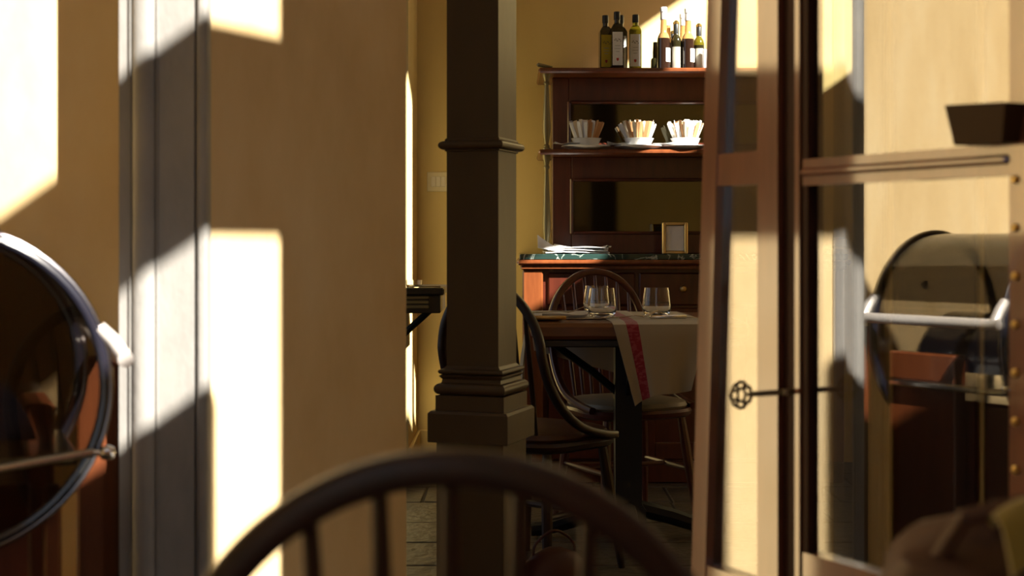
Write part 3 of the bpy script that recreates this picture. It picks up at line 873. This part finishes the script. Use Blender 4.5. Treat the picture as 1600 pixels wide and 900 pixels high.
def fork(loc, rz, label):
    t = empty('fork', loc, rz)
    m = MB(); m.tube([(-0.10, 0, 0.003), (-0.04, 0, 0.005), (0.02, 0, 0.009), (0.05, 0, 0.006)], [0.006, 0.004, 0.003, 0.006], 8, flat=0.5); m.build('handle', 'steel', t)
    for k in range(4):
        y_ = (k - 1.5) * 0.006
        m = MB(); m.tube([(0.045, y_ * 0.8, 0.006), (0.065, y_, 0.010), (0.10, y_, 0.024)], [0.0022, 0.0018, 0.0012], 6); m.build('tine', 'steel', t)
    return tag(t, label, 'fork')
def knife(loc, rz, label, hm='brass'):
    t = empty('knife', loc, rz)
    m = MB(); m.box((-0.05, 0, 0.007), (0.12, 0.016, 0.013), 0.005, seg=2); m.build('handle', hm, t)
    m = MB(); m.prism([(0.01, -0.007), (0.10, -0.008), (0.125, 0.004), (0.10, 0.009), (0.01, 0.007)], 0.004, 0.0055); m.build('blade', 'steel', t)
    return tag(t, label, 'knife')
m = MB(); m.surf(wavy(X(884, 4.78), 4.80, zt2 + 0.004, 0.15, 0.11, R(-6), 0.006, 31), 12, 8, 0.006)
tag(m.build('napkin', 'linen_plain', loc=(X(884, 4.78), 4.80, zt2)), 'folded cream napkin under the cutlery at the table left end', 'napkin')
knife((X(880, 4.60), 4.60, zt2), R(2), 'brass handled knife lying along the near edge of the laid table')
fork((X(866, 4.74), 4.74, zt2 + 0.012), R(-8), 'steel fork lying on the folded napkin')
fork((X(984, 4.66), 4.66, zt2 + 0.001), R(20), 'steel fork with raised tines between the tumblers')
knife((X(1068, 4.62), 4.62, zt2 + 0.001), R(-3), 'steel knife right of the single tumbler', 'steel')

# service table at the far left with a glass on it
TD = 5.45
sx1 = X(694, TD)
st = empty('service_table', (sx1 - 0.36, TD + 0.22, 0))
zz = Z(450, TD)
m = MB(); m.b2(-0.36, 0.36, -0.22, 0.22, zz - 0.028, zz, 0.006); m.build('table_top', 'black_wood', st)
m = MB()
for k in range(3): m.b2(-0.33, 0.30, -0.205, -0.19, zz - 0.080 + 0.018 * k, zz - 0.066 + 0.018 * k, 0.003)
m.build('slatted_drawer', 'bronze', st)
m = MB(); m.b2(-0.34, 0.345, -0.20, 0.20, zz - 0.098, zz - 0.0285, 0.003); m.build('apron', 'black_wood', st)
m = MB(); m.sq([(0.04, 0), (0.04, zz - 0.098)], (-0.30, 0, 0)); m.build('post', 'black_iron', st)
m = MB(); m.tube([(-0.26, -0.03, zz - 0.60), (0.30, -0.15, zz - 0.090)], 0.013, 8); m.build('brace', 'black_iron', st)
m = MB(); m.tube([(-0.5, 0, 0.025), (0.10, 0, 0.025)], 0.025, 8); m.build('foot', 'black_iron', st)
tag(st, 'black service table with slatted drawer left of the column', 'table')
m = MB(); m.lathe([(0.0, 0), (0.028, 0), (0.032, 0.01), (0.033, 0.028), (0.030, 0.028), (0.029, 0.01), (0.0, 0.006)], 24, cap=False)
o = m.build('dish', 'clear_glass'); o.location = (X(647, TD + 0.1), TD + 0.1, zz); tag(o, 'low glass dish on the black service table', 'dish')
m = MB(); m.tube([(-0.06, 0, 0.004), (0.0, 0, 0.005), (0.06, 0, 0.004)], [0.006, 0.004, 0.007], 8, flat=0.5)
o = m.build('spoon', 'steel'); o.location = (X(664, TD + 0.06), TD + 0.06, zz); tag(o, 'steel spoon lying on the black service table', 'spoon')

# dark red bag on the floor
m = MB(); m.lathe([(0.05, 0), (0.105, 0.01), (0.115, 0.06), (0.10, 0.12), (0.06, 0.165), (0.02, 0.18)], 24, sy=0.6)
m2 = MB()
bag = empty('shoulder_bag', (X(866, 3.86), 3.86, 0), R(20))
m.build('body', 'bag_red', bag)
m2.tube(spline([(-0.06, 0, 0.14), (-0.055, 0, 0.19), (0, 0, 0.225), (0.055, 0, 0.19), (0.06, 0, 0.14)], 6), 0.004, 8); m2.build('strap', 'bag_red', bag)
tag(bag, 'dark red rounded bag on the stone floor under the chairs', 'bag')

# ------------------------------------------------------------------ trolley with round glass cover, far left
CC = Vector((X(-98, 1.95), 1.95, Z(612, 1.95)))
ax = Vector((CC.x, CC.y, 0)).normalized()                # axis along the line of sight
lat = Vector((ax.y, -ax.x, 0))                           # to the right in the picture
tr = empty('serving_trolley', (CC.x, CC.y, 0), math.atan2(lat.y, lat.x))
def T(m, off=(0, 0, 0)): m.M = Matrix.Translation(Vector(off)); return m      # local: x right, y away, z up
RR, zc0, LN = 0.2300, CC.z, 0.34
def arc(r, y_, a0, a1, n=64, zo=0.0):
    return [(r * math.cos(R(a0 + (a1 - a0) * k / n)), y_, zc0 + zo + r * math.sin(R(a0 + (a1 - a0) * k / n))) for k in range(n + 1)]
def disc(y_, r, nm, glass, rim, th):
    m = MB(); c = arc(r - 0.004, 0, 0, 360)[:-1]; n = len(c)
    vv = [(p[0], y_ - 0.002, p[2]) for p in c] + [(p[0], y_ + 0.002, p[2]) for p in c]
    m.add(vv, [list(range(n)), list(range(n, 2 * n))[::-1]] + [[i, i + n, (i + 1) % n + n, (i + 1) % n] for i in range(n)])
    g = m.build(nm, glass, tr)
    m = MB(); m.tube(arc(r, y_, 0, 360)[:-1], th, 10, closed=True); m.build('rim', rim, g)
    m = MB(); m.tube(arc(r - th * 1.6, y_ - 0.002, 0, 360)[:-1], th * 1.5, 10, closed=True); m.build('gasket', 'dark_rim', g)
disc(0.0, RR, 'end_glass', 'smoked_glass', 'dark_chrome', 0.0050)
disc(LN, RR * 0.985, 'end_glass', 'smoked_glass', 'dark_chrome', 0.006)
m = MB()
n = 40
vv, ff = [], []
for k in range(n + 1):
    a = R(20 + 150 * k / n)
    for y_ in (0.006, LN - 0.006):
        for r in (RR - 0.006, RR - 0.010): vv.append((r * math.cos(a), y_, zc0 + r * math.sin(a)))
for k in range(n):
    b0, b1 = 4 * k, 4 * k + 4
    ff += [[b0, b0 + 2, b1 + 2, b1], [b0 + 1, b1 + 1, b1 + 3, b0 + 3], [b0, b1, b1 + 1, b0 + 1], [b0 + 2, b0 + 3, b1 + 3, b1 + 2]]
m.add(vv, ff); m.build('roll_cover', 'smoked_glass', tr)
a = R(17)
hx0, hz0 = RR * math.cos(a), RR * math.sin(a)
m = MB()
m.tube([(hx0 - 0.006, 0.0, zc0 + hz0 + 0.016), (hx0 + 0.012, 0.0, zc0 + hz0 - 0.002), (hx0 + 0.030, 0.0, zc0 + hz0 - 0.028)], [0.010, 0.011, 0.011], 12)
m.tube([(hx0 - 0.006, LN, zc0 + hz0 + 0.016), (hx0 + 0.012, LN, zc0 + hz0 - 0.002), (hx0 + 0.030, LN, zc0 + hz0 - 0.028)], [0.010, 0.011, 0.011], 12)
m.tube([(hx0 + 0.030, -0.012, zc0 + hz0 - 0.030), (hx0 + 0.030, LN + 0.012, zc0 + hz0 - 0.030)], 0.0115, 14)
m.build('handle', 'pale_metal', tr)
m = MB(); m.tube([(-0.23, -0.014, zc0 - 0.150), (0.205, -0.014, zc0 - 0.093)], 0.0065, 10); m.build('rail', 'chrome', tr)
m = MB(); m.lathe([(0.004, 0), (0.005, 0.010), (0.0095, 0.014), (0.011, 0.022), (0.008, 0.030), (0.001, 0.033)], 14); 
o = m.build('ball_knob', 'chrome', tr); o.location = (0.203, -0.014, zc0 - 0.093); o.rotation_euler = (0, R(94), 0)
for xx, zz_ in ((0.079, -0.056), (0.068, 0.107)):
    m = MB(); m.M = Matrix.Translation((xx, LN - 0.02, zc0 + zz_)) @ Matrix.Rotation(R(90), 4, 'X')
    m.lathe([(0.010, 0), (0.011, 0.004), (0.006, 0.008), (0.002, 0.009)], 14); m.build('pivot', 'steel', tr)
m = MB()
c = arc(0.155, 0, 12, 168, 28, -0.11)
nn = len(c)
m.add([(p[0] - 0.02, 0.04, p[2]) for p in c] + [(p[0] - 0.02, LN - 0.04, p[2]) for p in c], [list(range(nn))[::-1], list(range(nn, 2 * nn))] + [[i, i + 1, i + 1 + nn, i + nn] for i in range(nn - 1)] + [[nn - 1, 0, nn, 2 * nn - 1]])
m.build('inner_cover', 'dark_rim', tr)
m = MB(); m.b2(-0.20, 0.19, 0.02, LN - 0.02, zc0 - 0.115, zc0 - 0.100, 0.004); m.build('tray', 'steel', tr)
zb0 = zc0 - 0.20
m = MB(); m.b2(-0.22, 0.125, 0.03, LN - 0.02, 0.12, zb0 + 0.06, 0.006); m.build('cabinet', 'mahogany', tr)
m = MB(); m.b2(0.125, 0.165, 0.16, LN, 0.08, zb0 + 0.16, 0.004); m.build('side_board', 'trolley_wood', tr)
m = MB(); m.b2(0.215, 0.284, 0.352, 0.372, 0.06, 0.82, 0.004); m.build('end_board', 'trolley_wood', tr)
for xx in (-0.21, 0.152):
    for yy in (0.02, LN - 0.03):
        m = MB(); m.b2(xx - 0.012, xx + 0.012, yy - 0.012, yy + 0.012, 0.045, zb0 + 0.06, 0.004); m.build('leg', 'trolley_wood', tr)
        m = MB(); m.M = Matrix.Translation((xx, yy + 0.008, 0.024)) @ Matrix.Rotation(R(90), 4, 'X'); m.lathe([(0.020, 0), (0.024, 0.004), (0.024, 0.012), (0.020, 0.016)], 16); m.build('castor', 'black_iron', tr)
tag(tr, 'wooden serving trolley with round smoked glass cover and chrome rim', 'trolley')

# ------------------------------------------------------------------ glazed door leaf on the right
LO = Vector((0.415, 2.05, 0))
LU = Vector((math.sin(R(28.6)), -math.cos(R(28.6)), 0))       # towards the camera and right
LN_ = Vector((-LU.y * -1, 0, 0))
LNm = Vector((-math.cos(R(28.6)), -math.sin(R(28.6)), 0))     # face seen by the camera
leaf = empty('glazed_door', (LO.x, LO.y, 0))
ml = Matrix(((LU.x, -LNm.x, 0, 0), (LU.y, -LNm.y, 0, 0), (0, 0, 1, 0), (0, 0, 0, 1)))   # local: k along leaf, depth away from the seen face
leaf.matrix_world = Matrix.Translation((LO.x, LO.y, 0)) @ ml
def skewbox(m, k0, k1, d0, d1, z0, z1, s0=0.0, s1=0.0):
    """s0, s1: shift of each side per metre of height above 0.49"""
    g0 = lambda z: k0 + s0 * (z - 0.49)
    g1 = lambda z: k1 + s1 * (z - 0.49)
    q = [(g0(z0), d0, z0), (g1(z0), d0, z0), (g1(z0), d1, z0), (g0(z0), d1, z0), (g0(z1), d0, z1), (g1(z1), d0, z1), (g1(z1), d1, z1), (g0(z1), d1, z1)]
    # the narrow leaf is turned a little further than the wide one
    m.add([(p[0], p[1] + min(0, p[0] + 0.05) * 0.0110, p[2]) for p in q],
          [[3, 2, 1, 0], [4, 5, 6, 7], [0, 1, 5, 4], [1, 2, 6, 5], [2, 3, 7, 6], [3, 0, 4, 7]])
TOP = 2.35
SK = 0.046
# narrow side light
m = MB(); skewbox(m, -0.262, -0.226, 0, 0.035, 0.02, TOP, SK, SK); m.build('stile', 'door_wood', leaf)
m = MB(); skewbox(m, -0.097, -0.050, 0, 0.035, 0.02, TOP); m.build('stile', 'door_wood', leaf)
m = MB(); skewbox(m, -0.226, -0.097, 0.002, 0.033, 1.096, 1.146, SK, 0); m.build('middle_rail', 'door_wood', leaf)
m = MB(); skewbox(m, -0.226, -0.097, 0.002, 0.033, 0.02, 0.497, SK, 0); m.build('bottom_panel', 'door_wood', leaf)
m = MB(); skewbox(m, -0.226, -0.097, 0.002, 0.033, TOP - 0.1, TOP, SK, 0); m.build('top_rail', 'door_wood', leaf)
m = MB(); skewbox(m, -0.226, -0.097, 0.016, 0.020, 0.497, 1.096, SK, 0); m.build('pane', 'door_glass', leaf)
m = MB(); skewbox(m, -0.226, -0.097, 0.016, 0.020, 1.146, TOP - 0.1, SK, 0); m.build('pane', 'door_glass', leaf)
# wide leaf
m = MB(); skewbox(m, -0.050, -0.014, 0.010, 0.035, 0.02, TOP); m.build('meeting_stile', 'shaded_edge', leaf)
m = MB(); skewbox(m, -0.014, -0.004, 0.002, 0.035, 0.02, TOP); m.build('stile', 'door_wood', leaf)
m = MB(); skewbox(m, -0.004, 0.010, 0.006, 0.035, 0.02, TOP); m.build('glazing_bead', 'shaded_edge', leaf)
m = MB(); skewbox(m, 0.462, 0.53, -0.01, 0.05, 0.0, TOP + 0.05); m.build('hinge_post', 'door_wood', leaf)
m = MB(); skewbox(m, 0.384, 0.460, 0, 0.035, 0.02, TOP); m.build('stile', 'door_wood', leaf)
m = MB(); skewbox(m, 0.004, 0.384, 0.002, 0.033, 1.090, 1.128); m.box((0.194, 0.0, 1.109), (0.38, 0.012, 0.012), 0.004); m.build('middle_rail', 'door_wood', leaf)
m = MB(); skewbox(m, 0.004, 0.384, 0.002, 0.033, 0.50, 0.562); m.box((0.194, -0.002, 0.515), (0.38, 0.012, 0.014), 0.005); m.build('bottom_rail', 'door_wood', leaf)
m = MB(); skewbox(m, 0.004, 0.384, 0.010, 0.028, 0.02, 0.50); m.build('bottom_panel', 'door_wood', leaf)
m = MB(); skewbox(m, 0.004, 0.384, 0.002, 0.033, TOP - 0.1, TOP); m.build('top_rail', 'door_wood', leaf)
m = MB(); skewbox(m, 0.004, 0.384, 0.016, 0.020, 0.562, 1.090); m.build('pane', 'door_glass', leaf)
m = MB(); skewbox(m, 0.004, 0.384, 0.016, 0.020, 1.128, TOP - 0.1); m.build('pane', 'door_glass', leaf)
m = MB(); m.add([(0.325, -0.03, 1.128), (0.40, -0.03, 1.128), (0.40, 0.0, 1.128), (0.325, 0.0, 1.128), (0.315, -0.036, 1.178), (0.41, -0.036, 1.174), (0.41, 0.0, 1.174), (0.315, 0.0, 1.178)],
                 [[3, 2, 1, 0], [4, 5, 6, 7], [0, 1, 5, 4], [1, 2, 6, 5], [2, 3, 7, 6], [3, 0, 4, 7]])
tag(m.build('corner_block', 'block_wood', leaf), 'dark brown wooden block on the middle rail')
for k in range(9):
    m = MB(); m.lathe([(0.0055, 0), (0.005, 0.003), (0.002, 0.005)], 10)
    o = m.build('stud', 'brass', leaf); o.location = (0.394, 0.0, 0.62 + 0.058 * k); o.rotation_euler = (R(90), 0, 0)
# key with filigree bow
kz = Z(612, 2.08)
m = MB(); m.tube([(-0.030, 0.02, kz), (-0.030, -0.062, kz)], [0.0042, 0.0042], 10); m.lathe([(0.008, -0.004), (0.009, 0), (0.008, 0.004)], 12, (-0.030, -0.002, kz))
ky = m.build('key', 'key_iron', leaf)
tag(ky, 'iron key with filigree bow in the lock')
m = MB()
cy_ = -0.082
def rng(y0, z0, r0, r1, n=14): return [(-0.030, y0 + r0 * math.cos(2 * math.pi * k / n), z0 + r1 * math.sin(2 * math.pi * k / n)) for k in range(n)]
for (dy, dz, a_, b_) in ((0, 0, 0.007, 0.009), (-0.012, 0.0, 0.006, 0.007), (0.011, 0.006, 0.006, 0.006), (0.011, -0.006, 0.006, 0.006), (-0.002, 0.014, 0.007, 0.005), (-0.002, -0.014, 0.007, 0.005), (-0.011, 0.010, 0.005, 0.004), (-0.011, -0.010, 0.005, 0.004)):
    m.tube(rng(cy_ + dy, kz + dz, a_, b_), 0.0022, 6, closed=True)
m.tube([(-0.030, cy_ + 0.021, kz), (-0.030, cy_ + 0.004, kz + 0.019), (-0.030, cy_ - 0.012, kz + 0.015), (-0.030, cy_ - 0.021, kz), (-0.030, cy_ - 0.012, kz - 0.015), (-0.030, cy_ + 0.004, kz - 0.019)], 0.0024, 6, closed=True)
m.build('key_bow', 'key_iron', ky)
tag(leaf, 'brown wooden glazed door standing open on the right, key in its lock', 'door')

# ------------------------------------------------------------------ dark cabinet behind the open door
dc = empty('tall_cabinet', (0.98, 2.26, 0))
m = MB(); m.b2(-0.42, 0.42, -0.09, 0.085, 0.05, 2.2, 0.006); m.build('carcass', 'cabinet_wood', dc)
m = MB(); m.b2(-0.40, 0.40, -0.08, 0.08, 0.0, 0.05); m.build('plinth', 'cabinet_wood', dc)
for a_, b_ in ((-0.40, -0.275), (-0.265, -0.14), (-0.13, 0.13), (0.14, 0.40)):
    m = MB(); m.b2(a_, b_, -0.108, -0.091, 0.08, 2.17, 0.005); d = m.build('door', 'cabinet_wood', dc)
for xx in (-0.408, -0.27):
    m = MB(); m.b2(xx - 0.004, xx + 0.004, -0.112, -0.0905, 0.08, 2.17, 0.002); m.build('edge_strip', 'brass', dc)
tag(dc, 'tall dark cabinet with brass strips seen through the glazed door', 'cabinet')

# ------------------------------------------------------------------ bag with scarf on a small table, bottom right corner
BD = 1.15
bx0, by0 = X(1560, BD), BD
ct = empty('cafe_table', (bx0 + 0.06, by0, 0))
m = MB(); m.lathe([(0.19, 0.675), (0.20, 0.68), (0.20, 0.695), (0.19, 0.70)], 32); m.build('table_top', 'table_wood', ct)
m = MB(); m.lathe([(0.15, 0.0), (0.15, 0.015), (0.03, 0.05), (0.02, 0.10), (0.02, 0.66), (0.05, 0.675)], 20); m.build('pedestal', 'black_iron', ct)
tag(ct, 'small round table below the brown bag in the lower right corner', 'table')
hbag = empty('handbag', (bx0, by0, 0.70), R(15))
m = MB()
n, q = 20, 9
vv, ff = [], []
for j in range(q):
    t = j / (q - 1)
    for k in range(n):
        a = 2 * math.pi * k / n
        rx = (0.055 + 0.045 * math.sin(math.pi * min(1, t * 0.9 + 0.12))) * (1 - 0.88 * max(0, t - 0.75) * 4)
        bump = 1 + 0.10 * math.sin(3 * a + 4 * t) + 0.06 * math.sin(5 * a - 3 * t)
        vv.append((rx * 1.05 * bump * math.cos(a), rx * 0.75 * bump * math.sin(a), 0.0005 + 0.085 * t + 0.016 * math.sin(a * 1.0 + 0.3) * t))
for j in range(q - 1):
    for k in range(n): ff.append([j * n + k, j * n + (k + 1) % n, (j + 1) * n + (k + 1) % n, (j + 1) * n + k])
ff += [[k for k in range(n)][::-1], [(q - 1) * n + k for k in range(n)]]
m.add(vv, ff); m.build('body', 'hide_brown', hbag)
m = MB(); m.tube([(-0.06, -0.01, 0.06), (-0.05, -0.03, 0.095), (0, -0.04, 0.105), (0.05, -0.03, 0.10), (0.07, -0.01, 0.06)], 0.008, 8); m.build('strap', 'hide_brown', hbag)
tag(hbag, 'slouchy dark brown bag out of focus in the lower right corner', 'bag')
m = MB(); m.surf(lambda u, v: (bx0 - 0.022 + 0.10 * u, by0 - 0.095 + 0.05 * v + 0.03 * u, 0.745 + 0.052 * math.sin(1.8 * v + 0.3) + 0.012 * math.sin(5 * u)), 12, 10, 0.008)
tag(m.build('scarf', 'scarf_olive', loc=(bx0 + 0.05, by0 - 0.06, 0.76)), 'olive green scarf tucked over the brown bag', 'scarf')
